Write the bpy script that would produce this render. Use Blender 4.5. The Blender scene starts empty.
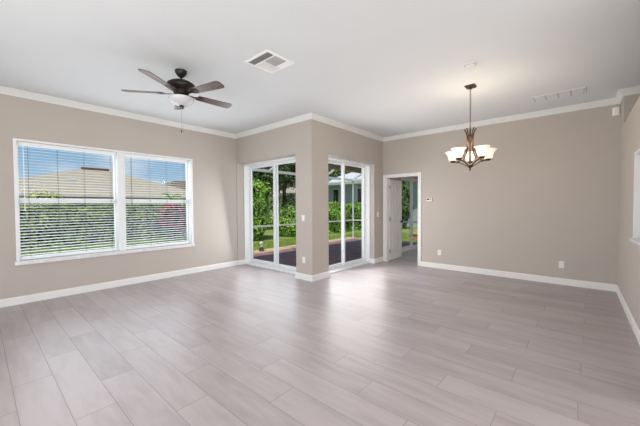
import bpy, math, random
from mathutils import Vector, Matrix
random.seed(7)
PI = math.pi
scn = bpy.context.scene
COL = scn.collection

# ---------------------------------------------------------------- camera
F_PX = 298.0
yaw, pitch, roll, EYE = math.radians(40.8), math.radians(1.4), math.radians(0.3), 1.4
fw = Vector((-math.sin(yaw)*math.cos(pitch), math.cos(yaw)*math.cos(pitch), -math.sin(pitch)))
rt = Vector((math.cos(yaw), math.sin(yaw), 0)); up = rt.cross(fw)
r2 = rt*math.cos(roll) - up*math.sin(roll); u2 = rt*math.sin(roll) + up*math.cos(roll)
cam = bpy.data.cameras.new('camera'); cam.sensor_width = 36; cam.lens = F_PX*36/640
cam.clip_start = 0.05; cam.clip_end = 400
camo = bpy.data.objects.new('camera', cam); COL.objects.link(camo)
M4 = Matrix((r2, u2, -fw)).transposed().to_4x4(); M4.translation = (0, 0, EYE)
camo.matrix_world = M4
scn.camera = camo

# ---------------------------------------------------------------- exposure, sky, sun, added fill lamps at windows, doors and behind the camera
scn.view_settings.view_transform = 'Standard'
scn.view_settings.look = 'None'
scn.view_settings.gamma = 1
scn.view_settings.use_curve_mapping = False
scn.view_settings.exposure = 0.0

W = bpy.data.worlds.new('sky'); scn.world = W; W.use_nodes = True
nt = W.node_tree; nt.nodes.clear()
def N(t, typ, **kw):
    n = t.nodes.new(typ)
    for k, v in kw.items(): setattr(n, k, v)
    return n
tc = N(nt, 'ShaderNodeTexCoord')
sep = N(nt, 'ShaderNodeSeparateXYZ'); nt.links.new(tc.outputs['Generated'], sep.inputs[0])
rp = N(nt, 'ShaderNodeValToRGB'); nt.links.new(sep.outputs['Z'], rp.inputs[0])
e = rp.color_ramp.elements
e[0].position = 0.0; e[0].color = (0.50, 0.66, 0.80, 1)
e[1].position = 0.6; e[1].color = (0.07, 0.20, 0.48, 1)
m = e.new(0.16); m.color = (0.20, 0.40, 0.63, 1)
mp = N(nt, 'ShaderNodeMapping'); mp.inputs['Scale'].default_value = (3.0, 3.0, 11.0); mp.inputs['Location'].default_value = (0.6, 0.2, 0.05)
nt.links.new(tc.outputs['Generated'], mp.inputs[0])
nz = N(nt, 'ShaderNodeTexNoise'); nz.inputs['Scale'].default_value = 1.3; nz.inputs['Detail'].default_value = 6
nt.links.new(mp.outputs[0], nz.inputs['Vector'])
cr = N(nt, 'ShaderNodeValToRGB'); cr.color_ramp.elements[0].position = 0.47; cr.color_ramp.elements[1].position = 0.68
nt.links.new(nz.outputs[0], cr.inputs[0])
mx = N(nt, 'ShaderNodeMixRGB'); nt.links.new(cr.outputs[0], mx.inputs[0]); nt.links.new(rp.outputs[0], mx.inputs[1])
mx.inputs[2].default_value = (0.72, 0.78, 0.84, 1)
bg = N(nt, 'ShaderNodeBackground'); bg.inputs[1].default_value = 1.0
nt.links.new(mx.outputs[0], bg.inputs[0])
wo = N(nt, 'ShaderNodeOutputWorld'); nt.links.new(bg.outputs[0], wo.inputs[0])

sun = bpy.data.lights.new('sun', 'SUN'); sun.energy = 3.8; sun.angle = math.radians(0.6); sun.color = (1, 0.95, 0.86)
so = bpy.data.objects.new('sun', sun); COL.objects.link(so)
so.rotation_euler = Vector((0.19, -0.32, 0.92)).to_track_quat('Z', 'Y').to_euler()

def area(name, loc, direction, sx, sy, power, color):
    l = bpy.data.lights.new(name, 'AREA'); l.shape = 'RECTANGLE'; l.size = sx; l.size_y = sy
    l.energy = power; l.color = color
    o = bpy.data.objects.new(name, l); COL.objects.link(o); o.location = loc
    o.rotation_euler = Vector(direction).to_track_quat('-Z', 'Y').to_euler()
    return o
area('fill_back', (0.3, -3.35, 1.6), (0, 1, 0.22), 5.5, 2.4, 190, (1.0, 0.98, 0.96))  # added fill lamp behind the camera, stands in for window daylight
area('fill_side', (3.9, -0.3, 1.5), (-1, 0.35, 0.15), 5.0, 2.3, 235, (1.0, 0.975, 0.945))  # added fill lamp at the unseen right side of the room
area('fill_rear_left', (-2.6, -1.9, 0.9), (0.55, 0.72, 0.5), 2.6, 1.6, 48, (1.0, 0.99, 0.98))  # added upward fill to brighten the ceiling and right wall
area('fill_den', (-1.6, 8.6, 2.7), (0, 0, -1), 1.2, 1.2, 30, (1.0, 0.95, 0.9))  # added fill to brighten the den, no visible fitting
area('fill_left_window_outside', (-6.75, 1.68, 1.75), (1, 0, -0.12), 3.0, 2.0, 48, (0.90, 0.95, 1.0))  # added lamp outside the window, boosts its light on the slats
area('fill_left_window_inside', (-6.02, 1.68, 1.55), (1, 0, -0.02), 2.5, 1.7, 18, (0.92, 0.96, 1.0))  # added fill just inside the blinds, brightens the right wall
area('fill_alcove_door_outside', (-5.07, 4.75, 1.3), (0.1, -1, 0), 1.8, 2.1, 14, (0.93, 0.97, 1.0))  # added lamp outside the alcove door, boosts the daylight
area('fill_alcove_door_inside', (-5.07, 4.02, 1.1), (0.2, -1, -0.15), 1.8, 1.7, 22, (0.95, 0.98, 1.0))  # added fill inside the alcove door, brightens the far end
area('fill_patio_door_outside', (-4.35, 5.4, 1.3), (1, 0.1, 0), 1.6, 2.1, 14, (0.93, 0.97, 1.0))  # added lamp outside the patio door, boosts the daylight
area('fill_patio_door_inside', (-3.65, 5.4, 1.1), (1, -0.45, -0.08), 1.6, 1.7, 36, (1.0, 0.98, 0.97))  # added fill inside the patio door, aimed at the right wall

# ---------------------------------------------------------------- materials
def mat(name, col, rough=0.5, metal=0.0, var=0.06, scale=8.0, bump=0.0, bscale=120.0, spec=0.5, emit=None, estr=0.0, island=0.0, stretch=None):
    m = bpy.data.materials.new(name); m.use_nodes = True
    t = m.node_tree; b = t.nodes['Principled BSDF']
    b.inputs['Roughness'].default_value = rough; b.inputs['Metallic'].default_value = metal
    b.inputs['Specular IOR Level'].default_value = spec
    g = N(t, 'ShaderNodeNewGeometry')
    n = N(t, 'ShaderNodeTexNoise'); n.inputs['Scale'].default_value = scale; n.inputs['Detail'].default_value = 4
    tcn = N(t, 'ShaderNodeTexCoord')
    src = tcn.outputs['Object']
    if stretch:
        mpn = N(t, 'ShaderNodeMapping'); mpn.inputs['Scale'].default_value = stretch
        t.links.new(src, mpn.inputs[0]); src = mpn.outputs[0]
    t.links.new(src, n.inputs['Vector'])
    r = N(t, 'ShaderNodeValToRGB')
    c0 = [max(0, c*(1-var)) for c in col]; c1 = [min(1, c*(1+var)) for c in col]
    r.color_ramp.elements[0].position = 0.3; r.color_ramp.elements[0].color = (*c0, 1)
    r.color_ramp.elements[1].position = 0.7; r.color_ramp.elements[1].color = (*c1, 1)
    t.links.new(n.outputs[0], r.inputs[0])
    out = r.outputs[0]
    if island:
        hs = N(t, 'ShaderNodeHueSaturation')
        ma = N(t, 'ShaderNodeMapRange'); ma.inputs[3].default_value = 1-island; ma.inputs[4].default_value = 1+island
        t.links.new(g.outputs['Random Per Island'], ma.inputs[0]); t.links.new(ma.outputs[0], hs.inputs['Value'])
        mh = N(t, 'ShaderNodeMapRange'); mh.inputs[3].default_value = 0.5-0.03*island; mh.inputs[4].default_value = 0.5+0.03*island
        t.links.new(g.outputs['Random Per Island'], mh.inputs[0]); t.links.new(mh.outputs[0], hs.inputs['Hue'])
        t.links.new(out, hs.inputs['Color']); out = hs.outputs[0]
    t.links.new(out, b.inputs['Base Color'])
    if bump:
        n2 = N(t, 'ShaderNodeTexNoise'); n2.inputs['Scale'].default_value = bscale; n2.inputs['Detail'].default_value = 3
        t.links.new(src, n2.inputs['Vector'])
        bp = N(t, 'ShaderNodeBump'); bp.inputs['Strength'].default_value = bump; bp.inputs['Distance'].default_value = 0.004
        t.links.new(n2.outputs[0], bp.inputs['Height']); t.links.new(bp.outputs[0], b.inputs['Normal'])
    if emit:
        b.inputs['Emission Color'].default_value = (*emit, 1); b.inputs['Emission Strength'].default_value = estr
    return m

wall_m = mat('beige_wall_paint', (0.475, 0.425, 0.385), 0.6, var=0.015, scale=2, bump=0.06, bscale=90)
ceil_m = mat('white_ceiling_paint', (0.71, 0.735, 0.755), 0.8, var=0.012, scale=1.5, bump=0.12, bscale=60)
trim_m = mat('white_trim_paint', (0.78, 0.775, 0.765), 0.35, var=0.015)
crown_m = mat('white_crown_paint', (0.735, 0.74, 0.74), 0.45, var=0.015)
vinyl_m = mat('white_vinyl', (0.80, 0.81, 0.83), 0.35, var=0.01)
slat_m = mat('white_blind_slat', (0.85, 0.86, 0.88), 0.4, var=0.01)
alum_m = mat('white_aluminium', (0.78, 0.80, 0.82), 0.4, var=0.02)
door_m = mat('white_door_paint', (0.76, 0.76, 0.755), 0.4, var=0.01)
plate_m = mat('ivory_plastic', (0.80, 0.78, 0.73), 0.35, var=0.01)
white_m = mat('white_plastic', (0.82, 0.82, 0.81), 0.4, var=0.01)
dark_m = mat('dark_slot', (0.03, 0.03, 0.03), 0.6, var=0.1)
pot_m = mat('dark_grey_pot', (0.10, 0.10, 0.105), 0.6, var=0.15)  # plain dark grey of the garden ornament's pot
grille_m = mat('grey_grille_metal', (0.42, 0.42, 0.43), 0.45, var=0.05)
bronze_m = mat('oil_rubbed_bronze', (0.022, 0.014, 0.012), 0.38, metal=0.35, var=0.25)
walnut_m = mat('walnut_blade', (0.105, 0.068, 0.058), 0.24, var=0.35, scale=3, stretch=(3, 40, 3))
chbronze_m = mat('brushed_bronze', (0.10, 0.06, 0.042), 0.32, metal=0.8, var=0.3, scale=30)
fanglass_m = mat('white_frosted_glass', (0.60, 0.60, 0.63), 0.25, var=0.01)
lit_m = mat('lit_frosted_glass', (0.9, 0.85, 0.75), 0.3, var=0.01, emit=(1.0, 0.84, 0.64), estr=0.55)
chrome_m = mat('nickel', (0.45, 0.43, 0.40), 0.3, metal=0.9, var=0.05)
cord_m = mat('grey_cord', (0.12, 0.12, 0.13), 0.7, var=0.1)
marble_m = mat('marble_sill', (0.72, 0.72, 0.74), 0.25, var=0.08, scale=14)
deck_m = mat('plum_pavers', (0.235, 0.13, 0.14), 0.75, var=0.16, scale=5)
curb_m = mat('tan_concrete', (0.62, 0.46, 0.33), 0.85, var=0.12, scale=6, bump=0.2)
soil_m = mat('lawn_soil', (0.22, 0.28, 0.07), 0.95, var=0.25, scale=2)
grass_m = mat('grass_blades', (0.34, 0.43, 0.10), 0.8, var=0.15, scale=1.0, island=0.45, spec=0.2)
leaf_m = mat('hedge_leaf', (0.24, 0.31, 0.06), 0.6, var=0.3, scale=1.5, island=0.7, spec=0.12)
bright_m = mat('bright_leaf', (0.27, 0.43, 0.06), 0.5, var=0.35, scale=1.2, island=0.65, spec=0.35)
tree_m = mat('tree_leaf', (0.14, 0.21, 0.075), 0.55, var=0.3, scale=0.8, island=0.7, spec=0.3)
lime_m = mat('yellow_green_leaf', (0.42, 0.48, 0.06), 0.5, var=0.2, island=0.4)
red_m = mat('red_leaf', (0.36, 0.025, 0.045), 0.5, var=0.3, island=0.6)
core_m = mat('dark_core', (0.026, 0.034, 0.010), 0.95, var=0.3, spec=0.05)  # solid dark green core behind the leaf shell
bark_m = mat('bark', (0.09, 0.065, 0.045), 0.9, var=0.3, bump=0.4, bscale=25)
stucco_m = mat('cream_stucco', (0.60, 0.53, 0.42), 0.9, var=0.05, bump=0.2)
bluewall_m = mat('blue_grey_siding', (0.44, 0.51, 0.58), 0.7, var=0.05)
greyroof_m = mat('pale_grey_roof', (0.58, 0.61, 0.63), 0.8, var=0.06, scale=3)
ridge_m = mat('terracotta_ridge', (0.17, 0.06, 0.035), 0.8, var=0.2)
brownroof_m = mat('brown_roof', (0.16, 0.125, 0.09), 0.85, var=0.2)
orange_m = mat('orange_terracotta', (0.62, 0.28, 0.10), 0.7, var=0.15)
wood_m = mat('tan_painted_beam', (0.50, 0.45, 0.32), 0.7, var=0.06)
soffit_m = mat('lanai_ceiling_paint', (0.36, 0.33, 0.24), 0.8, var=0.05)
dglass_m = mat('dark_house_window', (0.03, 0.04, 0.05), 0.1, var=0.1)

# tan barrel tiles of the neighbour's roof: rows as bump and thin joints
tile_m = mat('tan_roof_tiles', (0.40, 0.35, 0.26), 0.85, var=0.08, scale=2.5)
t = tile_m.node_tree; b = t.nodes['Principled BSDF']
g = N(t, 'ShaderNodeNewGeometry')
wv = N(t, 'ShaderNodeTexWave'); wv.wave_type = 'BANDS'; wv.bands_direction = 'Z'; wv.inputs['Scale'].default_value = 1.7
t.links.new(g.outputs['Position'], wv.inputs['Vector'])
bp = N(t, 'ShaderNodeBump'); bp.inputs['Strength'].default_value = 0.5; bp.inputs['Distance'].default_value = 0.05
t.links.new(wv.outputs['Fac'], bp.inputs['Height']); t.links.new(bp.outputs[0], b.inputs['Normal'])

# window glass
glass_m = bpy.data.materials.new('clear_glass'); glass_m.use_nodes = True
t = glass_m.node_tree; t.nodes.clear()
o_ = N(t, 'ShaderNodeOutputMaterial'); mix = N(t, 'ShaderNodeMixShader'); tr = N(t, 'ShaderNodeBsdfTransparent'); gl = N(t, 'ShaderNodeBsdfGlossy')
tr.inputs[0].default_value = (0.975, 0.985, 0.98, 1); gl.inputs['Roughness'].default_value = 0.02
lw = N(t, 'ShaderNodeLayerWeight'); lw.inputs[0].default_value = 0.5
pw_ = N(t, 'ShaderNodeMath', operation='POWER'); pw_.inputs[1].default_value = 5.0; t.links.new(lw.outputs['Facing'], pw_.inputs[0])
ml_ = N(t, 'ShaderNodeMath', operation='MULTIPLY_ADD'); ml_.inputs[1].default_value = 0.2; ml_.inputs[2].default_value = 0.003; t.links.new(pw_.outputs[0], ml_.inputs[0])
t.links.new(ml_.outputs[0], mix.inputs[0]); t.links.new(tr.outputs[0], mix.inputs[1]); t.links.new(gl.outputs[0], mix.inputs[2]); t.links.new(mix.outputs[0], o_.inputs[0])

# floor: long rectangular porcelain planks in thirds, with grey streaks along them
floor_m = bpy.data.materials.new('plank_tile_floor'); floor_m.use_nodes = True
t = floor_m.node_tree; b = t.nodes['Principled BSDF']; b.inputs['Specular IOR Level'].default_value = 0.38
g = N(t, 'ShaderNodeNewGeometry'); sp = N(t, 'ShaderNodeSeparateXYZ'); t.links.new(g.outputs['Position'], sp.inputs[0])
def mth(op, a, c=None, d=None):
    n = N(t, 'ShaderNodeMath', operation=op)
    for i, v in enumerate((a, c, d)):
        if v is None: continue
        if isinstance(v, (int, float)): n.inputs[i].default_value = v
        else: t.links.new(v, n.inputs[i])
    return n.outputs[0]
PW, PL = 0.2365, 1.22
v = mth('DIVIDE', mth('SUBTRACT', sp.outputs['Y'], 0.16), PW)
row = mth('FLOOR', v); fv = mth('FRACT', v)
u = mth('DIVIDE', mth('ADD', mth('ADD', sp.outputs['X'], 3.3), mth('MULTIPLY', row, 0.4)), PL)
colm = mth('FLOOR', u); fu = mth('FRACT', u)
dv = mth('MULTIPLY', mth('MINIMUM', fv, mth('SUBTRACT', 1, fv)), PW)
du = mth('MULTIPLY', mth('MINIMUM', fu, mth('SUBTRACT', 1, fu)), PL)
gm = mth('LESS_THAN', mth('MINIMUM', dv, du), 0.0018)
cmb = N(t, 'ShaderNodeCombineXYZ'); t.links.new(row, cmb.inputs[0]); t.links.new(colm, cmb.inputs[1])
wn = N(t, 'ShaderNodeTexWhiteNoise', noise_dimensions='2D'); t.links.new(cmb.outputs[0], wn.inputs['Vector'])
cm2 = N(t, 'ShaderNodeCombineXYZ')
t.links.new(mth('ADD', mth('MULTIPLY', sp.outputs['X'], 1.6), mth('MULTIPLY', wn.outputs['Value'], 37)), cm2.inputs[0])
t.links.new(mth('ADD', mth('MULTIPLY', sp.outputs['Y'], 9), mth('MULTIPLY', wn.outputs['Value'], 91)), cm2.inputs[1])
ns = N(t, 'ShaderNodeTexNoise'); ns.inputs['Scale'].default_value = 1.0; ns.inputs['Detail'].default_value = 5; ns.inputs['Roughness'].default_value = 0.6
t.links.new(cm2.outputs[0], ns.inputs['Vector'])
val = mth('ADD', mth('MULTIPLY', wn.outputs['Value'], 0.24), mth('MULTIPLY', ns.outputs[0], 0.9))
rr = N(t, 'ShaderNodeValToRGB'); t.links.new(val, rr.inputs[0])
rr.color_ramp.elements[0].position = 0.35; rr.color_ramp.elements[0].color = (0.325, 0.278, 0.283, 1)
rr.color_ramp.elements[1].position = 0.70; rr.color_ramp.elements[1].color = (0.43, 0.378, 0.385, 1)
mg = N(t, 'ShaderNodeMixRGB'); t.links.new(gm, mg.inputs[0]); t.links.new(rr.outputs[0], mg.inputs[1]); mg.inputs[2].default_value = (0.25, 0.213, 0.215, 1)
t.links.new(mg.outputs[0], b.inputs['Base Color'])
t.links.new(mth('ADD', mth('MULTIPLY', ns.outputs[0], 0.12), mth('ADD', mth('MULTIPLY', gm, 0.4), 0.30)), b.inputs['Roughness'])
bp = N(t, 'ShaderNodeBump'); bp.inputs['Strength'].default_value = 0.25; bp.inputs['Distance'].default_value = 0.002
t.links.new(mth('SUBTRACT', 1, gm), bp.inputs['Height']); t.links.new(bp.outputs[0], b.inputs['Normal'])

# ---------------------------------------------------------------- mesh helpers
class MB:
    def __init__(s): s.v = []; s.f = []; s.m = []
    def add(s, vs, fs, mi=0):
        o = len(s.v); s.v += [tuple(p) for p in vs]; s.f += [tuple(i+o for i in q) for q in fs]; s.m += [mi]*len(fs); return s
    def box(s, x0, x1, y0, y1, z0, z1, mi=0):
        x0, x1 = sorted((x0, x1)); y0, y1 = sorted((y0, y1)); z0, z1 = sorted((z0, z1))
        return s.add([(x0,y0,z0),(x1,y0,z0),(x1,y1,z0),(x0,y1,z0),(x0,y0,z1),(x1,y0,z1),(x1,y1,z1),(x0,y1,z1)],
                     [(3,2,1,0),(4,5,6,7),(0,1,5,4),(1,2,6,5),(2,3,7,6),(3,0,4,7)], mi)
    def obox(s, c, ax, ay, az, mi=0):
        c, ax, ay, az = map(Vector, (c, ax, ay, az))
        vs = [c+ax*i+ay*j+az*k for k in (-1,1) for i, j in ((-1,-1),(1,-1),(1,1),(-1,1))]
        return s.add(vs, [(3,2,1,0),(4,5,6,7),(0,1,5,4),(1,2,6,5),(2,3,7,6),(3,0,4,7)], mi)
    def lathe(s, prof, n=24, c=(0,0,0), mi=0, lobes=0.0, nl=4):
        vs = []
        for r, z in prof:
            for k in range(n):
                a = 2*PI*k/n
                q = r*(1+lobes*math.cos(nl*a)*min(1, max(0, (z-prof[0][1])/0.12)))
                vs.append((c[0]+q*math.cos(a), c[1]+q*math.sin(a), c[2]+z))
        fs = [(i*n+k, i*n+(k+1)%n, (i+1)*n+(k+1)%n, (i+1)*n+k) for i in range(len(prof)-1) for k in range(n)]
        if prof[0][0] > 1e-5: fs.append(tuple(range(n))[::-1])
        if prof[-1][0] > 1e-5: fs.append(tuple(range((len(prof)-1)*n, len(prof)*n)))
        return s.add(vs, fs, mi)
    def tube(s, pts, r, n=8, mi=0, closed=False):
        pts = [Vector(p) for p in pts]; L = len(pts); rs = r if isinstance(r, (list, tuple)) else [r]*L
        vs = []; ref = None
        for i, p in enumerate(pts):
            a = pts[(i-1) % L] if (closed or i) else p; bb = pts[(i+1) % L] if (closed or i < L-1) else p
            d = (bb-a).normalized()
            if ref is None: ref = Vector((0,0,1)) if abs(d.z) < 0.9 else Vector((1,0,0))
            x = (ref - d*ref.dot(d)).normalized(); y = d.cross(x); ref = x
            for k in range(n):
                q = 2*PI*k/n; vs.append(p + (x*math.cos(q)+y*math.sin(q))*rs[i])
        R = L if closed else L-1
        fs = [(i*n+k, i*n+(k+1)%n, ((i+1)%L)*n+(k+1)%n, ((i+1)%L)*n+k) for i in range(R) for k in range(n)]
        if not closed: fs += [tuple(range(n))[::-1], tuple(range((L-1)*n, L*n))]
        return s.add(vs, fs, mi)
    def prism(s, prof, axis, a, bb, mi=0):
        # prof: list of 2-D points in the two other axes (cyclic order x,y,z without axis)
        def P(q, w): return {'x': (w, q[0], q[1]), 'y': (q[0], w, q[1]), 'z': (q[0], q[1], w)}[axis]
        n = len(prof); vs = [P(q, a) for q in prof]+[P(q, bb) for q in prof]
        fs = [(i, (i+1)%n, n+(i+1)%n, n+i) for i in range(n)]+[tuple(range(n))[::-1], tuple(range(n, 2*n))]
        return s.add(vs, fs, mi)
    def build(s, name, mats, parent=None, smooth=False, local=False, bevel=0):
        me = bpy.data.meshes.new(name)
        if parent is not None and not local:
            p = parent; off = Vector((0,0,0))
            while p: off += p.location; p = p.parent
            vs = [tuple(Vector(q)-off) for q in s.v]
        else: vs = s.v
        me.from_pydata(vs, [], s.f)
        for mm in (mats if isinstance(mats, (list, tuple)) else [mats]): me.materials.append(mm)
        me.polygons.foreach_set('material_index', s.m)
        if smooth: me.polygons.foreach_set('use_smooth', [True]*len(me.polygons))
        me.update()
        if len(s.f) < 5000:
            import bmesh
            bm = bmesh.new(); bm.from_mesh(me); bmesh.ops.recalc_face_normals(bm, faces=bm.faces); bm.to_mesh(me); bm.free()
        o = bpy.data.objects.new(name, me); COL.objects.link(o)
        if parent is not None: o.parent = parent
        if bevel:
            bv = o.modifiers.new('bevel', 'BEVEL'); bv.width = bevel; bv.segments = 2; bv.limit_method = 'ANGLE'
        if smooth:
            try: me.set_sharp_from_angle(angle=math.radians(50))
            except Exception: pass
        return o
def tag(o, label, cat, group=None, kind=None):
    o['label'] = label; o['category'] = cat
    if group: o['group'] = group
    if kind: o['kind'] = kind
    return o
def thing(name, label, cat, loc, group=None):
    o = bpy.data.objects.new(name, None); COL.objects.link(o); o.location = loc; o.empty_display_size = 0.1
    return tag(o, label, cat, group)
def struct(o): o['kind'] = 'structure'; return o
def sempty(name, loc):
    o = bpy.data.objects.new(name, None); COL.objects.link(o); o.location = loc; o['kind'] = 'structure'; return o
def copy_tree(o, parent=None):
    c = o.copy(); COL.objects.link(c)
    if parent is not None: c.parent = parent
    for ch in list(o.children): copy_tree(ch, c)
    return c

def wall(mb, axis, t0, t1, a0, a1, z0, z1, holes=()):
    """wall of thickness t0..t1 across axis, running a0..a1; holes (h0,h1,zb,zt)"""
    def bx(p, q, zb, zt):
        if q-p < 1e-4 or zt-zb < 1e-4: return
        if axis == 'x': mb.box(t0, t1, p, q, zb, zt)
        else: mb.box(p, q, t0, t1, zb, zt)
    cur = a0
    for h0, h1, zb, zt in sorted(holes):
        bx(cur, h0, z0, z1); bx(h0, h1, z0, zb); bx(h0, h1, zt, z1); cur = h1
    bx(cur, a1, z0, z1); return mb

# ---------------------------------------------------------------- room shell
XA, YB, XC, YD, XE, ZC = -6.09, 4.05, -3.69, 6.68, 0.5, 3.07
ZO = 2.40                                   # top of the sliding door openings
struct(MB().box(-6.3, 4.2, -3.7, 4.46, -0.10, 0).box(-4.07, 4.2, 4.46, 10.8, -0.10, 0).build('floor', floor_m))
struct(MB().box(-6.3, 4.2, -3.7, 4.46, ZC, ZC+0.15).box(-4.04, 4.2, 4.46, 6.8, ZC, ZC+0.15).build('ceiling', ceil_m))
struct(wall(MB(), 'x', XA-0.2, XA, -3.7, 4.46, 0, ZC, [(0.41, 2.96, 0.62, 2.36)]).build('wall_left', wall_m))
struct(wall(MB(), 'y', YB, 4.46, XA, XC, 0, ZC, [(-6.075, -4.11, 0, ZO)]).build('wall_alcove', wall_m))
struct(wall(MB(), 'x', -4.04, XC, 4.46, YD, 0, ZC, [(4.53, 6.27, 0, ZO)]).build('wall_patio', wall_m))
struct(wall(MB(), 'y', YD, 6.8, -4.0, 1.7, 0, ZC, [(-3.585, -2.76, 0, 2.09)]).build('wall_far', wall_m))
ZE = 2.575
mb = wall(MB(), 'x', XE, XE+0.2, 2.9, YD, 0, ZE, [(3.75, 5.07, 1.0, 2.0)])
mb.box(XE, 1.6, 6.25, YD, ZE, ZC)                                    # return above the ledge
mb.box(XE+0.2, 1.6, 2.9, 6.25, ZE-0.12, ZE).box(1.6, 1.7, 2.9, YD, ZE-0.12, ZC)
struct(mb.build('wall_right', wall_m))
struct(MB().box(XE+0.2, 4.2, 2.8, 2.9, 0, ZC).build('wall_kitchen', wall_m))
struct(wall(MB(), 'y', -3.7, -3.5, -6.09, 4.2, 0, ZC, [(-5.2, -2.6, 0.2, 2.6), (-1.6, 1.0, 0.2, 2.6)]).build('wall_back', wall_m))
struct(wall(MB(), 'x', 4.05, 4.2, -3.5, 2.8, 0, ZC, [(-2.6, 2.0, 0.2, 2.5)]).build('wall_side', wall_m))
# room beyond the open door
mb = wall(MB(), 'x', -4.07, -3.92, 6.8, 10.8, 0, 2.75, [(8.2, 9.97, 0, 2.25)])
mb.box(-3.92, 0.6, 10.6, 10.8, 0, 2.75).box(0.5, 0.7, 6.8, 10.6, 0, 2.75).box(-4.15, 0.7, 6.8, 10.8, 2.75, 2.9)
struct(mb.build('wall_den', wall_m))

# ---- baseboards and crown
BH, BT = 0.112, 0.016
def bbprof(): return [(0,0),(BT,0),(BT,BH-0.012),(BT-0.008,BH),(0,BH)]
def bb_x(mb, x, s, y0, y1): mb.prism([(x+s*p, z) for p, z in bbprof()], 'y', y0, y1)
def bb_y(mb, y, s, x0, x1): mb.prism([(y+s*p, z) for p, z in bbprof()], 'x', x0, x1)
m_ = MB(); bb_x(m_, XA, 1, -3.5, YB); struct(m_.build('baseboard_left', trim_m))
m_ = MB(); bb_y(m_, YB, -1, -4.11-BT, XC+BT); bb_x(m_, -4.11, -1, YB, 4.23); bb_x(m_, -6.075, 1, YB, 4.24); struct(m_.build('baseboard_alcove', trim_m))
m_ = MB(); bb_x(m_, XC, 1, YB, 4.53); bb_x(m_, XC, 1, 6.27-BT, YD); bb_y(m_, 6.27, -1, -3.81, XC); bb_y(m_, 4.53, 1, -3.81, XC); struct(m_.build('baseboard_patio', trim_m))
m_ = MB(); bb_y(m_, YD, -1, -2.71, XE); struct(m_.build('baseboard_far', trim_m))
m_ = MB(); bb_x(m_, XE, -1, 2.9, YD); struct(m_.build('baseboard_right', trim_m))
m_ = MB(); bb_x(m_, -3.92, 1, 6.8, 8.2); bb_x(m_, -3.92, 1, 9.97, 10.6); bb_x(m_, 0.5, -1, 6.8, 10.6); bb_y(m_, 10.6, -1, -3.92, 0.5); struct(m_.build('baseboard_den', trim_m))

CP = [(0, 0), (0, -0.088), (0.012, -0.088), (0.016, -0.072), (0.040, -0.044), (0.062, -0.016), (0.072, -0.014), (0.072, 0)]
def crown(path, name, inside):
    """sweep of the crown profile along wall corners; inside = per-vertex offset directions (to the room)"""
    mb = MB(); vs = []; n = len(CP)
    for (x, y), (ox, oy) in zip(path, inside):
        for p, z in CP: vs.append((x+ox*p, y+oy*p, ZC+z))
    fs = [(i*n+k, i*n+(k+1)%n, (i+1)*n+(k+1)%n, (i+1)*n+k) for i in range(len(path)-1) for k in range(n)]
    fs += [tuple(range(n)), tuple(range((len(path)-1)*n, len(path)*n))]
    return struct(mb.add(vs, fs).build(name, crown_m))
crown([(XA, -3.5), (XA, YB)], 'trim_1', [(1, 1), (1, -1)])
crown([(XA, YB), (XC, YB)], 'trim_2', [(1, -1), (1, -1)])
crown([(XC, YB), (XC, YD)], 'trim_3', [(1, -1), (1, -1)])
crown([(XC, YD), (XE, YD), (XE, 6.25), (1.6, 6.25)], 'trim_4', [(1, -1), (-1, -1), (-1, -1), (-1, -1)])

# ---------------------------------------------------------------- left window and its two blinds
w = sempty('window_1', (XA-0.1, 1.685, 0.62))
MB().box(XA-0.2, XA+0.004, 0.375, 0.413, 0.62, 2.385).box(XA-0.2, XA+0.004, 2.957, 2.99, 0.62, 2.385).box(XA-0.2, XA+0.004, 0.413, 2.957, 2.357, 2.385).build('window_casing', vinyl_m, w)
MB().box(XA-0.2, XA+0.03, 0.355, 3.005, 0.565, 0.624).build('window_sill', marble_m, w, bevel=0.006)
MB().box(XA-0.2, XA-0.03, 1.652, 1.768, 0.62, 2.36).build('mullion', vinyl_m, w, bevel=0.006)
for y0, y1 in ((0.413, 1.652), (1.768, 2.957)):
    x0, x1 = XA-0.2, XA-0.14
    fr = MB().box(x0, x1, y0, y0+0.02, 0.62, 2.36).box(x0, x1, y1-0.02, y1, 0.62, 2.36).box(x0, x1, y0+0.02, y1-0.02, 0.62, 0.66).box(x0, x1, y0+0.02, y1-0.02, 2.32, 2.36)
    fr = fr.box(x0, x1+0.012, y0+0.02, y1-0.02, 1.462, 1.53).build('sash', vinyl_m, w)
    g_ = MB().box(x0+0.028, x0+0.032, y0+0.02, y1-0.02, 0.66, 2.32).build('pane', glass_m, fr)
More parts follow.
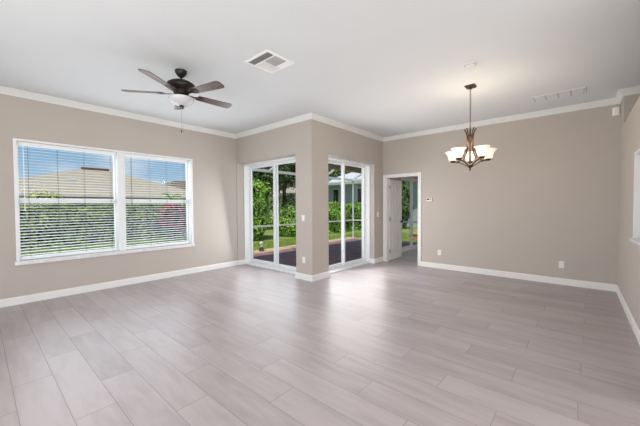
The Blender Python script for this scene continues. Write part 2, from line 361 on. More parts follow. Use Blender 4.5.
def blind(y0, y1, label, wand, xc=XA-0.075, z0=0.66, z1=2.30, tdeg=6, gr='slatted blinds in the wide window'):
    t = thing('window_blind', label, 'blind', (xc, (y0+y1)/2, z0), gr)
    MB().box(xc-0.028, xc+0.028, y0, y1, z1, z1+0.055).build('head_rail', slat_m, t, bevel=0.004)
    mb = MB(); n = 37; tl = math.radians(tdeg)
    for i in range(n):
        z = z0+0.035+(z1-0.02-z0-0.035)*i/(n-1)
        mb.obox((xc, (y0+y1)/2, z), (0.025*math.cos(tl), 0, -0.025*math.sin(tl)), (0, (y1-y0)/2, 0), (0.0014*math.sin(tl), 0, 0.0014*math.cos(tl)))
    mb.build('slats', slat_m, t)
    MB().box(xc-0.026, xc+0.026, y0, y1, z0-0.03, z0+0.008).build('bottom_rail', slat_m, t, bevel=0.004)
    for fy in (0.09, 0.36, 0.63, 0.93):
        y = y0+(y1-y0)*fy
        MB().tube([(xc+0.027, y, z0), (xc+0.027, y, z1)], 0.0016, 5).tube([(xc-0.027, y, z0), (xc-0.027, y, z1)], 0.0016, 5).build('ladder_cord', cord_m, t)
    if wand:
        MB().tube([(xc+0.04, y0+0.06, z1-0.01), (xc+0.04, y0+0.062, z1-0.95)], [0.004, 0.0055], 8).build('wand', slat_m, t)
    else:
        MB().tube([(xc+0.034, y0+0.10, z1), (xc+0.034, y0+0.10, z1-0.9)], 0.0035, 6).build('pull_cord', cord_m, t)
blind(0.42, 1.648, 'white slatted blind with a wand, in the left half of the wide window', True)
blind(1.772, 2.915, 'white slatted blind in the right half of the wide window, red shrub behind it', False)

# window in the right wall, blind lowered behind the glass
w = sempty('window_2', (XE+0.1, 4.41, 1.0))
MB().box(XE+0.0, XE+0.2, 3.75, 3.775, 1.0, 2.0).box(XE, XE+0.2, 5.045, 5.07, 1.0, 2.0).box(XE, XE+0.2, 3.775, 5.045, 1.975, 2.0).build('window_casing', trim_m, w)
MB().box(XE-0.025, XE+0.2, 3.72, 5.10, 0.965, 1.004).build('window_sill', marble_m, w, bevel=0.006)
fr = MB().box(XE+0.13, XE+0.18, 3.775, 3.82, 1.0, 1.975).box(XE+0.13, XE+0.18, 5.0, 5.045, 1.0, 1.975).box(XE+0.13, XE+0.18, 3.82, 5.0, 1.0, 1.05).box(XE+0.13, XE+0.18, 3.82, 5.0, 1.925, 1.975).box(XE+0.13, XE+0.18, 3.82, 5.0, 1.47, 1.52).build('sash', vinyl_m, w)
MB().box(XE+0.153, XE+0.157, 3.82, 5.0, 1.05, 1.925).build('pane', glass_m, fr)

blind(3.79, 5.03, 'white blind with closed slats in the window of the right wall', True, XE+0.085, 1.04, 1.91, -62, None)

# ---------------------------------------------------------------- sliding glass doors
def slider(name, axis, t_in, t_out, a0, a1, h, handle_side=1):
    """t_in = room-side face of the frame, t_out = outdoor side"""
    sgn = 1 if t_out > t_in else -1
    def B(mb, d0, d1, p, q, zb, zt):
        u0, u1 = t_in+sgn*d0, t_in+sgn*d1
        if axis == 'y': mb.box(p, q, u0, u1, zb, zt)
        else: mb.box(u0, u1, p, q, zb, zt)
        return mb
    D = abs(t_out-t_in)
    c = (a0+a1)/2
    base = sempty(name, (c, (t_in+t_out)/2, 0) if axis == 'y' else ((t_in+t_out)/2, c, 0))
    fr = MB(); B(fr, 0, D, a0, a0+0.022, 0, h); B(fr, 0, D, a1-0.022, a1, 0, h); B(fr, 0, D, a0+0.022, a1-0.022, h-0.04, h); B(fr, 0, D, a0+0.022, a1-0.022, 0, 0.028)
    for d in (0.06, 0.13): B(fr, d, d+0.008, a0+0.022, a1-0.022, 0.028, 0.042)
    fr.build('door_frame', alum_m, base)
    ov = 0.035
    for i, (p, q, d) in enumerate(((a0+0.022, c+ov, D-0.055), (c-ov, a1-0.022, D-0.105))):
        st = 0.048
        pn = MB(); B(pn, d, d+0.042, p, p+st, 0.03, h-0.04); B(pn, d, d+0.042, q-st, q, 0.03, h-0.04)
        B(pn, d, d+0.042, p+st, q-st, 0.03, 0.115); B(pn, d, d+0.042, p+st, q-st, h-0.095, h-0.04)
        pn = pn.build('sliding_panel', alum_m, base)
        g = MB(); B(g, d+0.019, d+0.023, p+st, q-st, 0.115, h-0.095); g.build('pane', glass_m, pn)
        if i == handle_side:
            hp = p+0.03 if handle_side == 0 else q-0.03
            hb = MB(); B(hb, d-0.03, d, hp-0.014, hp+0.014, 0.92, 1.16); hb.build('handle', alum_m, pn, bevel=0.005)
    return base
slider('door_1', 'y', 4.24, 4.455, -6.075, -4.11, ZO, 1)
slider('door_2', 'x', -3.81, -4.035, 4.53, 6.27, ZO, 0)
slider('door_3', 'x', -3.93, -4.06, 8.2, 9.97, 2.25, 1)

# ---------------------------------------------------------------- panelled door, open into the next room
d = sempty('door_4', (-3.19, YD+0.06, 0))
cs = MB()
for yy, s in ((YD, -1), (6.8, 1)):
    y0, y1 = yy, yy+s*0.018
    cs.box(-3.675, -3.575, y0, y1, 0, 2.155).box(-2.78, -2.70, y0, y1, 0, 2.155).box(-3.575, -2.78, y0, y1, 2.075, 2.155)
cs.build('casing', trim_m, d, bevel=0.004)
MB().box(-3.585, -3.57, YD, 6.8, 0, 2.075).box(-2.775, -2.76, YD, 6.8, 0, 2.075).box(-3.585, -2.76, YD, 6.8, 2.0751, 2.09).build('jamb', trim_m, d)
hx, hy = -3.555, 6.81
lf = bpy.data.objects.new('door_leaf', None)
TH = 0.036
def leaf(mb):
    W_, H_ = 0.755, 2.05
    # stiles and rails around six recessed panels; x = across thickness, y = along the leaf
    mb.box(0.013, TH-0.013, 0, W_, 0.012, H_)
    ys = [(0, 0.11), (0.335, 0.42), (0.645, W_)]; zs = [(0.012, 0.22), (0.80, 0.96), (1.60, 1.70), (1.93, H_)]
    for x0, x1 in ((0, 0.011), (TH-0.011, TH)):
        for p, q in ys: mb.box(x0, x1, p, q, 0.012, H_)
        for p, q in zs: mb.box(x0, x1, 0.11, 0.335, p, q).box(x0, x1, 0.42, 0.645, p, q)
        for p, q in ((0.11, 0.335), (0.42, 0.645)):
            for zb, zt in ((0.22, 0.80), (0.96, 1.60), (1.70, 1.93)):
                i = 0.042; xx0, xx1 = (x0+0.003, x1) if x0 == 0 else (x0, x1-0.003)
                mb.box(xx0, xx1, p+i, q-i, zb+i, zt-i)
    return mb
mb = leaf(MB()); mb.v = [(x+hx-TH-0.06*y, y+hy, z) for x, y, z in mb.v]
lf = mb.build('door_leaf', door_m, d)
kb = MB(); kz, ky = 0.96, hy+0.695
for s, xf in ((1, hx-0.042), (-1, hx-0.042-TH)):
    kb.tube([(xf, ky, kz), (xf+s*0.008, ky, kz)], 0.031, 16).tube([(xf+s*0.008, ky, kz), (xf+s*0.035, ky, kz)], 0.011, 10)
    kb.tube([(xf+s*0.03, ky, kz), (xf+s*0.036, ky, kz), (xf+s*0.05, ky, kz), (xf+s*0.062, ky, kz)], [0.014, 0.026, 0.028, 0.014], 16)
kb.build('door_knob', bronze_m, lf, smooth=True)
for z in (0.25, 1.05, 1.85):
    MB().box(hx-0.001, hx+0.005, hy-0.035, hy+0.03, z-0.045, z+0.045).tube([(hx+0.006, hy-0.004, z-0.047), (hx+0.006, hy-0.004, z+0.047)], 0.007, 8).build('hinge', chrome_m, lf)

# ---------------------------------------------------------------- ceiling fan
FX, FY = -3.72, 1.70
fan = thing('ceiling_fan', 'dark bronze five-blade ceiling fan with white bowl light near the wide window', 'ceiling fan', (FX, FY, ZC))
MB().lathe([(0.0, 0), (0.07, 0), (0.07, -0.016), (0.062, -0.04), (0.038, -0.07), (0.02, -0.082), (0, -0.082)], 28, (FX, FY, ZC)).build('canopy', bronze_m, fan, smooth=True)
MB().tube([(FX, FY, 2.99), (FX, FY, 2.92)], 0.013, 12).build('downrod', bronze_m, fan, smooth=True)
MB().lathe([(0, 0.15), (0.03, 0.15), (0.05, 0.142), (0.12, 0.135), (0.158, 0.11), (0.165, 0.08), (0.155, 0.055), (0.11, 0.035), (0.09, 0.01), (0.085, -0.02), (0.07, -0.03), (0, -0.03)], 36, (FX, FY, 2.795)).build('motor_housing', bronze_m, fan, smooth=True)
def blade_mb():
    mb = MB(); out = []
    L0, L1 = 0.20, 0.665
    pts = []
    for i in range(15):
        t_ = i/14; x = L0+(L1-0.045-L0)*t_; pts.append((x, 0.052+0.016*t_))
    for k in range(1, 7):
        a = PI/2*k/6; pts.append((L1-0.045+0.045*math.sin(a), 0.023+0.045*math.cos(a)))
    outl = pts+[(x, -w_) for x, w_ in reversed(pts)]
    mb.prism(outl, 'z', -0.004, 0.004); return mb
def bracket_mb():
    mb = MB()
    mb.prism([(0.10, 0.018), (0.16, 0.012), (0.205, 0.036), (0.255, 0.042), (0.285, 0.0), (0.255, -0.042), (0.205, -0.036), (0.16, -0.012), (0.10, -0.018)], 'z', -0.011, -0.004)
    for y in (-0.024, 0.024): mb.lathe([(0.006, -0.015), (0.006, -0.011)], 10, (0.235, y, 0))
    return mb
b0 = blade_mb().build('blade', walnut_m, fan, local=True)
br = bracket_mb().build('blade_bracket', bronze_m, b0, local=True)
for k in range(5):
    o = b0 if k == 0 else copy_tree(b0, fan)
    o.location = (0, 0, 2.79-ZC); o.rotation_euler = Matrix.Rotation(math.radians(14.5+72*k), 3, 'Z').to_4x4().to_3x3().to_euler()
    R_ = Matrix.Rotation(math.radians(14.5+72*k), 3, 'Z') @ Matrix.Rotation(math.radians(-12), 3, 'X')
    o.rotation_euler = R_.to_euler()
MB().lathe([(0.08, 0), (0.147, -0.003), (0.149, -0.012), (0.138, -0.038), (0.110, -0.064), (0.075, -0.083), (0.03, -0.093), (0, -0.095)], 36, (FX, FY, 2.738)).build('light_bowl', fanglass_m, fan, smooth=True)
MB().lathe([(0.026, 0.0), (0.03, -0.008), (0.014, -0.018), (0.012, -0.028), (0, -0.032)], 18, (FX, FY, 2.645)).build('finial', bronze_m, fan, smooth=True)
ch = MB().tube([(FX+0.012, FY-0.01, 2.64), (FX+0.012, FY-0.01, 2.335)], 0.0022, 6).build('pull_chain', chrome_m, fan)
MB().lathe([(0, 0.02), (0.006, 0.014), (0.0075, 0), (0.004, -0.014), (0, -0.016)], 12, (FX+0.012, FY-0.01, 2.325)).build('fob', walnut_m, ch, smooth=True)

# ---------------------------------------------------------------- chandelier
CX, CY = -1.155, 4.588
DZ = -0.02
cd = thing('chandelier', 'bronze five-arm chandelier with lit frosted shades hanging by a chain', 'chandelier', (CX, CY, ZC))
MB().box(CX-0.066, CX+0.066, CY-0.066, CY+0.066, ZC-0.012, ZC).box(CX-0.056, CX+0.056, CY-0.056, CY+0.056, ZC-0.024, ZC-0.012).lathe([(0.012, -0.05), (0.014, -0.024)], 12, (CX, CY, ZC)).build('canopy', chbronze_m, cd, bevel=0.003)
cb = MB(); z = ZC-0.045; k = 0
while z > 2.50:
    pts = []
    for i in range(12):
        a = 2*PI*i/12; dx = 0.0085*math.cos(a); dz = 0.02*math.sin(a)
        pts.append((CX+(dx if k % 2 == 0 else 0), CY+(0 if k % 2 == 0 else dx), z-0.018+dz))
    cb.tube(pts, 0.0025, 6, closed=True); z -= 0.031; k += 1
cb.build('chain', chbronze_m, cd, smooth=True)
MB().lathe([(0, -0.05), (0.008, -0.04), (0.014, -0.025), (0.008, -0.01), (0.022, 0.0), (0.045, 0.012), (0.05, 0.026), (0.03, 0.038), (0.012, 0.05), (0.0095, 0.34), (0.018, 0.37), (0.028, 0.43), (0.028, 0.445), (0.012, 0.46), (0.010, 0.53), (0.006, 0.57), (0, 0.57)], 20, (CX, CY, 1.93)).build('center_column', chbronze_m, cd, smooth=True)
def bez(P):
    out = []
    P = [Vector(p) for p in P]
    Q = [P[0]*2-P[1]]+P+[P[-1]*2-P[-2]]
    for i in range(1, len(Q)-2):
        for j in range(6):
            t_ = j/6; a, b_, c_, d_ = Q[i-1], Q[i], Q[i+1], Q[i+2]
            out.append(0.5*((2*b_)+(c_-a)*t_+(2*a-5*b_+4*c_-d_)*t_*t_+(3*b_-a-3*c_+d_)*t_**3))
    return out+[P[-1]]
RS = 0.240
arm = MB().tube(bez([(0.03, 0, 1.968-ZC+DZ), (0.08, 0, 2.0-ZC+DZ), (0.14, 0, 2.03-ZC+DZ), (0.205, 0, 2.045-ZC+DZ), (RS, 0, 2.045-ZC+DZ)]), 0.009, 8)
arm0 = arm.build('arm', chbronze_m, cd, smooth=True, local=True)
rod = MB().tube(bez([(0.078, 0, 2.495-ZC+DZ), (0.055, 0, 2.45-ZC+DZ), (0.040, 0, 2.39-ZC+DZ), (0.038, 0, 2.30-ZC+DZ), (0.055, 0, 2.20-ZC+DZ), (0.095, 0, 2.115-ZC+DZ), (0.14, 0, 2.058-ZC+DZ), (0.175, 0, 2.046-ZC+DZ)]), 0.0085, 8)
rod0 = rod.build('curved_rod', chbronze_m, cd, smooth=True, local=True)
cup0 = MB().lathe([(0, -0.012), (0.018, -0.01), (0.036, 0.0), (0.042, 0.012), (0.036, 0.016), (0, 0.016)], 18, (RS, 0, 2.05-ZC+DZ)).build('cup', chbronze_m, arm0, smooth=True, local=True)
sh = MB().lathe([(0.036, 0), (0.046, 0.008), (0.055, 0.03), (0.060, 0.06), (0.067, 0.085), (0.081, 0.112), (0.104, 0.134), (0.100, 0.136), (0.078, 0.114), (0.065, 0.086), (0.057, 0.06), (0.05, 0.03), (0.03, 0.012), (0, 0.012)], 32, (RS, 0, 2.062-ZC+DZ), lobes=0.07).build('lamp_shade', lit_m, arm0, smooth=True, local=True)
for k in range(5):
    az = math.radians(104+72*k)
    a = arm0 if k == 0 else copy_tree(arm0, cd); r_ = rod0 if k == 0 else copy_tree(rod0, cd)
    a.rotation_euler = (0, 0, az); r_.rotation_euler = (0, 0, az)
pl = bpy.data.lights.new('chandelier_bulbs', 'POINT'); pl.energy = 20; pl.color = (1, 0.82, 0.62); pl.shadow_soft_size = 0.12
po = bpy.data.objects.new('chandelier_bulbs', pl); COL.objects.link(po); po.location = (CX, CY, 2.28)

# ---------------------------------------------------------------- vents and small fittings on the ceiling
vx0, vx1, vy0, vy1 = -2.93, -2.52, 2.07, 2.48
v_ = thing('ceiling_vent', 'white square ceiling vent with four banks of slats, beside the ceiling fan', 'vent', ((vx0+vx1)/2, (vy0+vy1)/2, ZC))
f_ = 0.03; zt = ZC
MB().box(vx0, vx1, vy0, vy0+f_, zt-0.012, zt).box(vx0, vx1, vy1-f_, vy1, zt-0.012, zt).box(vx0, vx0+f_, vy0+f_, vy1-f_, zt-0.012, zt).box(vx1-f_, vx1, vy0+f_, vy1-f_, zt-0.012, zt).build('frame', white_m, v_, bevel=0.003)
MB().box(vx0+f_, vx1-f_, vy0+f_, vy1-f_, zt-0.003, zt).build('duct_shade', dark_m, v_)  # dark sheet stands in for the shade inside the duct
def bank(x0, x1, y0, y1, along, tilt):
    mb = MB(); n = 5
    for i in range(n):
        q = (i+0.5)/n
        if along == 'y':
            c = (x0+(x1-x0)*q, (y0+y1)/2, zt-0.009); s_ = (x1-x0)/n*0.62
            mb.obox(c, (s_*math.cos(tilt), 0, s_*math.sin(tilt)), (0, (y1-y0)/2, 0), (-0.0008*math.sin(tilt), 0, 0.0008*math.cos(tilt)))
        else:
            c = ((x0+x1)/2, y0+(y1-y0)*q, zt-0.009); s_ = (y1-y0)/n*0.62
            mb.obox(c, ((x1-x0)/2, 0, 0), (0, s_*math.cos(tilt), s_*math.sin(tilt)), (0, -0.0008*math.sin(tilt), 0.0008*math.cos(tilt)))
    return mb
ix0, ix1, iy0, iy1 = vx0+f_, vx1-f_, vy0+f_, vy1-f_
T = math.radians(22)
V1 = iy0+0.095
bank(ix0, ix1, iy0, V1, 'x', T).build('slat_bank', grille_m, v_)
bank(ix1-0.17, ix1, V1+0.012, V1+0.172, 'y', T).build('slat_bank', grille_m, v_)
bank(ix0, ix1-0.182, V1+0.012, iy1, 'y', -T*0.3).build('slat_bank', white_m, v_)
bank(ix1-0.17, ix1, V1+0.184, iy1, 'x', -T*0.3).build('slat_bank', white_m, v_)
MB().box(ix0, ix1, V1, V1+0.012, zt-0.013, zt-0.003).build('divider', white_m, v_)
MB().box(ix1-0.182, ix1-0.17, V1+0.012, iy1, zt-0.013, zt-0.003).build('divider', white_m, v_)

ax0, ax1, ay0, ay1 = -0.56, 0.08, 5.70, 6.05
v_ = thing('ceiling_grille', 'flat white return air grille on the ceiling near the far wall', 'vent', ((ax0+ax1)/2, (ay0+ay1)/2, ZC))
MB().box(ax0, ax1, ay0, ay0+0.02, zt-0.008, zt).box(ax0, ax1, ay1-0.02, ay1, zt-0.008, zt).box(ax0, ax0+0.02, ay0+0.02, ay1-0.02, zt-0.008, zt).box(ax1-0.02, ax1, ay0+0.02, ay1-0.02, zt-0.008, zt).build('frame', ceil_m, v_, bevel=0.002)
mb = MB()
for i in range(4):
    x = ax0+0.02+(ax1-ax0-0.04)*(i+0.5)/4; mb.box(x-0.066, x+0.066, ay0+0.025, ay1-0.025, zt-0.006, zt-0.001)
mb.build('grille_panel', ceil_m, v_)
MB().box(ax0+0.02, ax1-0.02, ay0+0.02, ay1-0.02, zt-0.0008, zt).build('duct_shade', grille_m, v_)  # grey sheet stands in for shade in the gaps between panels

s_ = thing('smoke_detector', 'round white smoke detector on the ceiling in front of the chandelier', 'smoke detector', (-0.985, 3.885, ZC))
MB().lathe([(0, 0), (0.068, 0), (0.068, -0.012), (0.062, -0.014), (0.060, -0.03), (0.05, -0.037), (0, -0.038)], 28, (-0.985, 3.885, ZC)).build('body', ceil_m, s_, smooth=True)
MB().lathe([(0.0615, -0.016), (0.0645, -0.017), (0.0645, -0.023), (0.0605, -0.024)], 28, (-0.985, 3.885, ZC)).build('sensing_slot', grille_m, s_)
hk = thing('ceiling_hook', 'tiny hook screwed into the ceiling above the open door', 'hook', (-3.2, 6.37, ZC))
MB().lathe([(0, 0), (0.016, 0), (0.014, -0.006), (0, -0.008)], 14, (-3.2, 6.37, ZC)).build('hook_base', grille_m, hk)
MB().tube([(-3.2+0.016*math.cos(a)-0.0, 6.37, ZC-0.024+0.016*math.sin(a)) for a in [PI/2-i*1.5*PI/9 for i in range(10)]], 0.003, 6).build('hook_wire', grille_m, hk)

ms = thing('motion_sensor', 'small white motion sensor box high in the far right corner', 'sensor', (0.452, YD-0.03, 2.80))
MB().prism([(0.405, YD), (0.405, YD-0.03), (0.43, YD-0.055), (0.475, YD-0.055), (0.499, YD-0.03), (0.499, YD)], 'z', 2.80, 2.925).build('housing', white_m, ms, bevel=0.004)
MB().box(0.425, 0.48, YD-0.058, YD-0.054, 2.82, 2.86).build('lens', plate_m, ms)

# ---------------------------------------------------------------- outlets, switches, thermostat
def plate(name, label, cat, c, nrm, kind, group=None):
    """nrm: '-y' or '+x' facing"""
    def Bx(mb, d0, d1, a0, a1, z0, z1):
        if nrm == '-y': mb.box(c[0]+a0, c[0]+a1, c[1]-d0, c[1]-d1, c[2]+z0, c[2]+z1)
        else: mb.box(c[0]+d0, c[0]+d1, c[1]+a0, c[1]+a1, c[2]+z0, c[2]+z1)
        return mb
    t = thing(name, label, cat, c, group)
    Bx(MB(), 0, 0.006, -0.036, 0.036, -0.058, 0.058).build('cover_plate', plate_m, t, bevel=0.002)
    if kind == 'outlet':
        for z in (-0.021, 0.021):
            s = Bx(MB(), 0.006, 0.009, -0.017, 0.017, z-0.015, z+0.015).build('socket', white_m, t, bevel=0.001)
            mb = MB()
            for a in (-0.007, 0.007): Bx(mb, 0.009, 0.0095, a-0.0012, a+0.0012, z-0.004, z+0.007)
            Bx(mb, 0.009, 0.0095, -0.002, 0.002, z-0.011, z-0.007).build('slots', dark_m, s)
    else:
        Bx(MB(), 0.006, 0.012, -0.017, 0.017, -0.033, 0.033).build('rocker', white_m, t, bevel=0.002)
    return t
plate('light_switch', 'light switch on the beige column left of the patio doors', 'switch', (-3.915, YB, 1.17), '-y', 'switch')
plate('power_outlet', 'power outlet low on the beige column, below a switch', 'outlet', (-3.905, YB, 0.375), '-y', 'outlet')
plate('light_switch', 'light switch between the patio door and the open white door', 'switch', (XC, 6.435, 1.178), '+x', 'switch')
plate('power_outlet', 'power outlet low on the far wall just right of the open door', 'outlet', (-2.292, YD, 0.354), '-y', 'outlet')
plate('power_outlet', 'power outlet low on the far wall near the right corner', 'outlet', (-0.198, YD, 0.35), '-y', 'outlet')
th = thing('thermostat', 'white thermostat with dark display on the far wall', 'thermostat', (-2.512, YD, 1.527))
MB().box(-2.572, -2.452, YD-0.024, YD, 1.487, 1.567).build('housing', white_m, th, bevel=0.004)
MB().box(-2.560, -2.515, YD-0.026, YD-0.0235, 1.512, 1.552).build('display', dark_m, th)
MB().box(-2.50, -2.465, YD-0.027, YD-0.0235, 1.517, 1.527).box(-2.50, -2.465, YD-0.027, YD-0.0235, 1.537, 1.547).build('buttons', grille_m, th)

# ---------------------------------------------------------------- lanai, deck, lawn
ZG = -0.14
struct(MB().box(-120, 60, -60, 140, ZG-0.2, ZG).build('ground', soil_m))
struct(MB().box(-7.24, -6.3, 3.4, 10.75, ZG, -0.05).box(-6.3, -4.07, 4.46, 10.75, ZG, -0.05).build('patio_deck', deck_m))
struct(MB().box(-7.7, -7.24, 3.2, 10.95, ZG, -0.01).box(-7.24, -4.15, 10.75, 10.95, ZG, -0.01).build('patio_curb', curb_m))
lr = MB().box(-6.3, -4.07, 4.46, 10.7, 2.76, 2.9)
struct(lr.build('lanai_ceiling', soffit_m))
struct(MB().box(-6.15, -5.98, 4.46, 10.7, 2.60, 2.76).build('lanai_beam', wood_m))

def grass(n, regions):
    vs = []; fs = []
    for x0, x1, y0, y1, cnt in regions:
        for _ in range(cnt):
            x = random.uniform(x0, x1); y = random.uniform(y0, y1); a = random.random()*PI; h = random.uniform(0.04, 0.09); wd = 0.012
            lx, ly = random.uniform(-.03, .03), random.uniform(-.03, .03)
            k = len(vs); dx, dy = wd*math.cos(a), wd*math.sin(a)
            vs += [(x-dx, y-dy, ZG), (x+dx, y+dy, ZG), (x+lx, y+ly, ZG+h)]; fs.append((k, k+1, k+2))
    return vs, fs
vs, fs = grass(0, [(-14.8, -10.5, -0.5, 7.3, 20000), (-10.0, -7.72, 4.5, 11, 16000), (-9.3, -4.3, 11.05, 15.5, 12000)])
lawn = MB().add(vs, fs).build('lawn_grass', grass_m)
tag(lawn, 'short sunny green grass of the lawn outside the windows', 'grass', kind='stuff')

# pool cage: white aluminium frame along the deck edge
cg = thing('screen_enclosure', 'white aluminium frame of the screened patio enclosure along the deck edge', 'screen enclosure', (-7.18, 9.0, -0.035))
def bar(p, q, w_=0.05, name='post'):
    p, q = Vector(p), Vector(q); d = (q-p); L = d.length; d.normalize()
    s = Vector((0,0,1)) if abs(d.z) < 0.9 else Vector((1,0,0))
    x = s.cross(d).normalized(); y = d.cross(x)
    return MB().obox((p+q)/2, x*w_/2, y*w_/2, d*L/2).build(name, alum_m, cg)
X = -7.27
for y in (3.6, 8.72, 10.6): bar((X, y, -0.01), (X, y, 2.44))
bar((X, 3.6, 2.48), (X, 10.64, 2.48), 0.08, 'eave_beam')
bar((X, 3.6, 0.78), (X, 10.6, 0.78), 0.05, 'chair_rail')
bar((X, 10.6, 0.78), (-4.2, 10.6, 0.78), 0.05, 'chair_rail')
bar((X+0.04, 10.6, 2.48), (-6.3, 10.6, 2.48), 0.07, 'eave_beam')
for y in (6.05, 8.72, 10.6): bar((X, y, 2.5), (-6.32, y, 2.98), 0.06, 'roof_beam')
bar((X, 8.72, 2.2), (X, 9.2, 2.48), 0.04, 'corner_brace')

# ---------------------------------------------------------------- plants
def leaves(mb, n, sampler, size, mi=0):
    for _ in range(n):
        p, nr = sampler()
        p = Vector(p)
        d = Vector((random.gauss(0,1), random.gauss(0,1), random.gauss(0,1)))+Vector(nr)*1.6
        d.normalize()
        a = d.orthogonal().normalized(); a.rotate(Matrix.Rotation(random.random()*2*PI, 3, d)); b_ = d.cross(a)
        s = size*random.uniform(0.6, 1.25)
        k = len(mb.v)
        mb.v += [tuple(p-a*s), tuple(p+b_*s*0.45+d*s*0.12), tuple(p+a*s), tuple(p-b_*s*0.45+d*s*0.12)]
        mb.f.append((k, k+1, k+2, k+3)); mb.m.append(mi)
def box_sampler(x0, x1, y0, y1, z0, z1, jit):
    A = [(y1-y0)*(z1-z0), (y1-y0)*(z1-z0)*0.3, (x1-x0)*(z1-z0), (x1-x0)*(z1-z0), (x1-x0)*(y1-y0)]
    ph = [random.uniform(0, 6) for _ in range(6)]
    def f():
        k = random.choices(range(5), A)[0]
        x, y, z = random.uniform(x0, x1), random.uniform(y0, y1), random.uniform(z0, z1); nr = (0, 0, 0)
        if k == 0: x = x1; nr = (1, 0, 0.3)
        elif k == 1: x = x0; nr = (-1, 0, .3)
        elif k == 2: y = y0; nr = (0, -1, .3)
        elif k == 3: y = y1; nr = (0, 1, .3)
        else: z = z1; nr = (0, 0, 1)
        w_ = 0.6*math.sin(y*2.3+ph[0])+0.5*math.sin(y*5.1+z*3+ph[1])+0.4*math.sin(x*4+z*6+ph[2])
        return (x+nr[0]*jit*(w_+random.gauss(0, .6)), y+nr[1]*jit*w_+random.gauss(0, jit*.5), max(z0, z+(jit*(w_*0.7+random.gauss(0, .6)) if k == 4 else 0))), nr
    return f
def blob_sampler(c, r, jit=0.12):
    ph = [random.uniform(0, 6) for _ in range(4)]
    def f():
        while True:
            d = Vector((random.gauss(0,1), random.gauss(0,1), random.gauss(0,1))).normalized()
            if d.x*(-0.66)+d.y*0.75 < 0.35: break           # the far side is not needed as densely
        w_ = 1+0.16*math.sin(d.x*6+ph[0])*math.sin(d.y*7+ph[1])+0.13*math.sin(d.z*8+ph[2])+random.gauss(0, jit*0.6)
        return (c[0]+d.x*r[0]*w_, c[1]+d.y*r[1]*w_, max(ZG+0.02, c[2]+d.z*r[2]*w_)), d
    return f
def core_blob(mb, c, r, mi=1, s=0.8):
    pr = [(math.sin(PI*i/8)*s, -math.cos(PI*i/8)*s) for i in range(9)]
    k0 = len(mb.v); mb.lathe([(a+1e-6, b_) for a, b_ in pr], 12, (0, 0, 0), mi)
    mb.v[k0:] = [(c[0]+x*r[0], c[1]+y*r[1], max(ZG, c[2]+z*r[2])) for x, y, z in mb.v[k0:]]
def hedge(label, x0, x1, y0, y1, z1, n, size, m1, group=None):
    mb = MB(); leaves(mb, n, box_sampler(x0, x1, y0, y1, ZG, z1, 0.12), size)
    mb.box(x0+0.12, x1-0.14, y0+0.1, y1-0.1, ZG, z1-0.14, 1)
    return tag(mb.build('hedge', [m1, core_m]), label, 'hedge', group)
def tree(name, label, cat, loc, blobs, n, size, m1, trunk=0.12, group=None):
    t = thing(name, label, cat, (loc[0], loc[1], ZG), group)
    mb = MB(); tot = sum(b_[1][0]*b_[1][2] for b_ in blobs)
    for off, r in blobs:
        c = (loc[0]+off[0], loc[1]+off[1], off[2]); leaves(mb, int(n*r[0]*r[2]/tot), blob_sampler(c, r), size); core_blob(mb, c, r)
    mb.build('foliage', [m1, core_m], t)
    zt = blobs[0][0][2]
    MB().tube([(loc[0], loc[1], ZG), (loc[0]+0.05, loc[1], zt*0.5), (loc[0], loc[1]+0.05, zt)], [trunk, trunk*0.85, trunk*0.7], 10).build('trunk', bark_m, t, smooth=True)
    return t

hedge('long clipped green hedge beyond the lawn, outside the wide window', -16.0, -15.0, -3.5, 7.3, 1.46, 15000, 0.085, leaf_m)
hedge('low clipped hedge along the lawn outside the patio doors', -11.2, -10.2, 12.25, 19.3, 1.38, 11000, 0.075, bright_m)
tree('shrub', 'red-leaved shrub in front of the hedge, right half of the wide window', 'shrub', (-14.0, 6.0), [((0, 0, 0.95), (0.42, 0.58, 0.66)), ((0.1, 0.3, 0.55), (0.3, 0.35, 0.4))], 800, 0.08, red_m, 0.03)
# spiky plant over the red shrub
ag = thing('spiky_plant', 'spiky green plant rising above the hedge behind the red shrub', 'plant', (-18.0, 7.6, ZG))
mb = MB()
for i in range(16):
    a = 2*PI*i/16+random.uniform(-.2, .2); L = random.uniform(0.5, 0.8); h = random.uniform(0.25, 0.6)
    pts = [(-18.0+math.cos(a)*L*q, 7.6+math.sin(a)*L*q, 1.6+h*math.sin(q*2.3)*1.0) for q in (0, .25, .5, .75, 1)]
    mb.tube(pts, [0.03, 0.045, 0.035, 0.02, 0.004], 5)
mb.build('leaves', bright_m, ag)
MB().tube([(-18.0, 7.6, ZG), (-18.0, 7.6, 1.5)], [0.07, 0.05], 10).build('trunk', bark_m, ag)
tree('bush', 'yellow-green bush sticking up over the hedge at the left of the wide window', 'bush', (-17.0, 2.0), [((0, 0, 1.6), (0.5, 0.7, 0.38))], 600, 0.08, lime_m, 0.05)
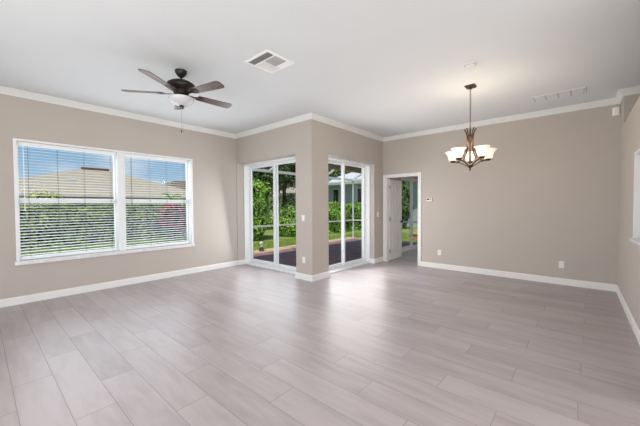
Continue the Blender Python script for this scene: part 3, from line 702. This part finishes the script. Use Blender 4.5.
# shrubs and trees outside the left patio door
tree('bush', 'bright green bush just left of the middle of the left patio door', 'bush', (-11.7, 8.3), [((0, 0, 0.8), (1.2, 0.95, 1.0)), ((-0.4, 0.1, 1.9), (1.2, 1.05, 0.9)), ((0.3, -0.3, 0.4), (0.8, 0.8, 0.6))], 6500, 0.085, bright_m, 0.08, )
tree('bush', 'green bush in the right half of the left patio door, by the curb', 'bush', (-11.2, 10.72), [((0, 0, 0.45), (0.9, 0.8, 0.75))], 2500, 0.075, bright_m, 0.06)
tree('tree', 'tall dark green tree behind the bushes outside the left patio door', 'tree', (-16.6, 11.6), [((0, 0, 3.2), (2.0, 2.5, 2.8)), ((0.3, -0.9, 1.4), (1.6, 1.7, 1.5)), ((0, 1.2, 4.9), (2.0, 2.4, 2.2))], 9500, 0.12, tree_m, 0.18)
tree('tree', 'broad dark tree above the tan house, right half of the left patio door', 'tree', (-18.9, 17.2), [((0, 0, 4.7), (2.4, 2.0, 1.9)), ((1.4, 0.3, 1.3), (1.2, 1.1, 1.0))], 6500, 0.13, tree_m, 0.18)
tree('tree', 'dark tree far behind the blue-grey house beyond the right patio door', 'tree', (-29, 38.0), [((0, 0, 4.5), (5.0, 3.0, 5.0)), ((6, 0, 4.3), (4.5, 3.0, 4.6))], 8000, 0.24, tree_m, 0.25)
tree('tree', 'leafy tree seen through the sliding door of the room beyond the open door', 'tree', (-8.75, 18.2), [((0, 0, 1.7), (0.6, 0.9, 1.7))], 2800, 0.1, tree_m, 0.1)

# garden ornament and stones
go = thing('garden_ornament', 'small garden ornament with a white top at the deck edge by the left patio door', 'ornament', (-7.45, 5.83, -0.01))
MB().lathe([(0, 0), (0.07, 0), (0.085, 0.03), (0.08, 0.075), (0.05, 0.115), (0.03, 0.13), (0, 0.13)], 18, (-7.45, 5.83, -0.01)).build('pot', pot_m, go, smooth=True)
MB().lathe([(0.03, 0.13), (0.028, 0.19), (0.045, 0.21), (0.06, 0.245), (0.05, 0.28), (0.02, 0.30), (0, 0.302)], 18, (-7.45, 5.83, -0.01)).build('globe', white_m, go, smooth=True)
st = MB().lathe([(0, 0), (0.07, 0.0), (0.085, 0.03), (0.06, 0.065), (0, 0.08)], 14, (-7.45, 5.45, -0.01)).build('garden_stone', orange_m, smooth=True)
tag(st, 'small reddish stone on the curb left of the garden ornament', 'stone')
pn = MB().box(-5.66, -5.2, 13.0, 13.3, ZG, 0.06).box(-5.69, -5.17, 12.97, 13.33, 0.06, 0.12).build('planter', orange_m, bevel=0.02)
tag(pn, 'orange terracotta block planter on the grass seen past the open door', 'planter')

# ---------------------------------------------------------------- neighbours' houses
def hip_roof(mb, x0, x1, y0, y1, ze, zr, xr, yr0, yr1, th=0.18):
    vs = [(x0,y0,ze),(x1,y0,ze),(x1,y1,ze),(x0,y1,ze),(xr,yr0,zr),(xr,yr1,zr)]
    vs += [(x0,y0,ze-th),(x1,y0,ze-th),(x1,y1,ze-th),(x0,y1,ze-th)]
    mb.add(vs, [(0,1,4),(1,2,5,4),(2,3,5),(3,0,4,5),(6,9,8,7),(0,6,7,1),(1,7,8,2),(2,8,9,3),(3,9,6,0)]); return mb
h1 = thing('house', 'neighbour house with a tan tiled hip roof beyond the hedge', 'house', (-24.5, 5.0, ZG))
MB().box(-29.4, -19.6, -0.6, 10.6, ZG, 1.8).build('wall', stucco_m, h1)
hip_roof(MB(), -30, -19, -1.2, 11.2, 1.98, 3.88, -24.5, 4.6, 6.1).build('roof', tile_m, h1)
MB().tube([(-24.5, 4.6, 3.90), (-24.5, 6.1, 3.90)], 0.12, 8).build('ridge_cap', ridge_m, h1)
MB().obox((-21.9, 3.65, 2.93), (0.2, 0, -0.07), (0, 0.2, 0), (0.03, 0, 0.08)).build('roof_vent', grille_m, h1)
MB().obox((-21.6, 3.98, 2.82), (0.12, 0, -0.04), (0, 0.2, 0), (0.02, 0, 0.05)).build('roof_vent', white_m, h1)
h2 = thing('house', 'distant house with a brown roof at the right edge of the wide window', 'house', (-33, 16.5, ZG))
MB().box(-35, -31.6, 12.6, 19.4, ZG, 3.0).build('wall', stucco_m, h2)
hip_roof(MB(), -35.5, -31, 12.2, 20, 3.2, 4.25, -33.2, 14.4, 18.5).build('roof', brownroof_m, h2)
h3 = thing('house', 'tan house half hidden by foliage outside the left patio door', 'house', (-26.5, 24, ZG))
MB().box(-31, -21.4, 21, 28, ZG, 2.6).build('wall', stucco_m, h3)
hip_roof(MB(), -31.6, -20.8, 20.4, 28.6, 2.7, 4.6, -26.2, 23, 26).build('roof', tile_m, h3)
for x in (-24.2, -22.6):
    f_ = MB().box(x-0.5, x+0.5, 20.94, 21.0, 0.9, 2.1).build('window', white_m, h3); MB().box(x-0.43, x+0.43, 20.93, 20.945, 0.97, 2.03).build('pane', dglass_m, f_)
h4 = thing('house', 'blue-grey house with a pale gable roof beyond the right patio door', 'house', (-14.0, 24, ZG))
MB().box(-17.5, -8.0, 21, 28, ZG, 3.3).build('wall', bluewall_m, h4)
hip_roof(MB(), -18.0, -7.5, 20.3, 28.6, 3.4, 5.2, -12.75, 23.5, 25.5, 0.22).build('roof', greyroof_m, h4)
MB().box(-14.12, -13.98, 20.9, 21, 0, 3.3).build('corner_trim', white_m, h4)
for x in (-16.2, -13.62):
    f_ = MB().box(x-0.34, x+0.34, 20.93, 21.0, 0.6, 2.9).build('window', white_m, h4); MB().box(x-0.28, x+0.28, 20.92, 20.935, 0.68, 2.82).build('pane', dglass_m, f_)
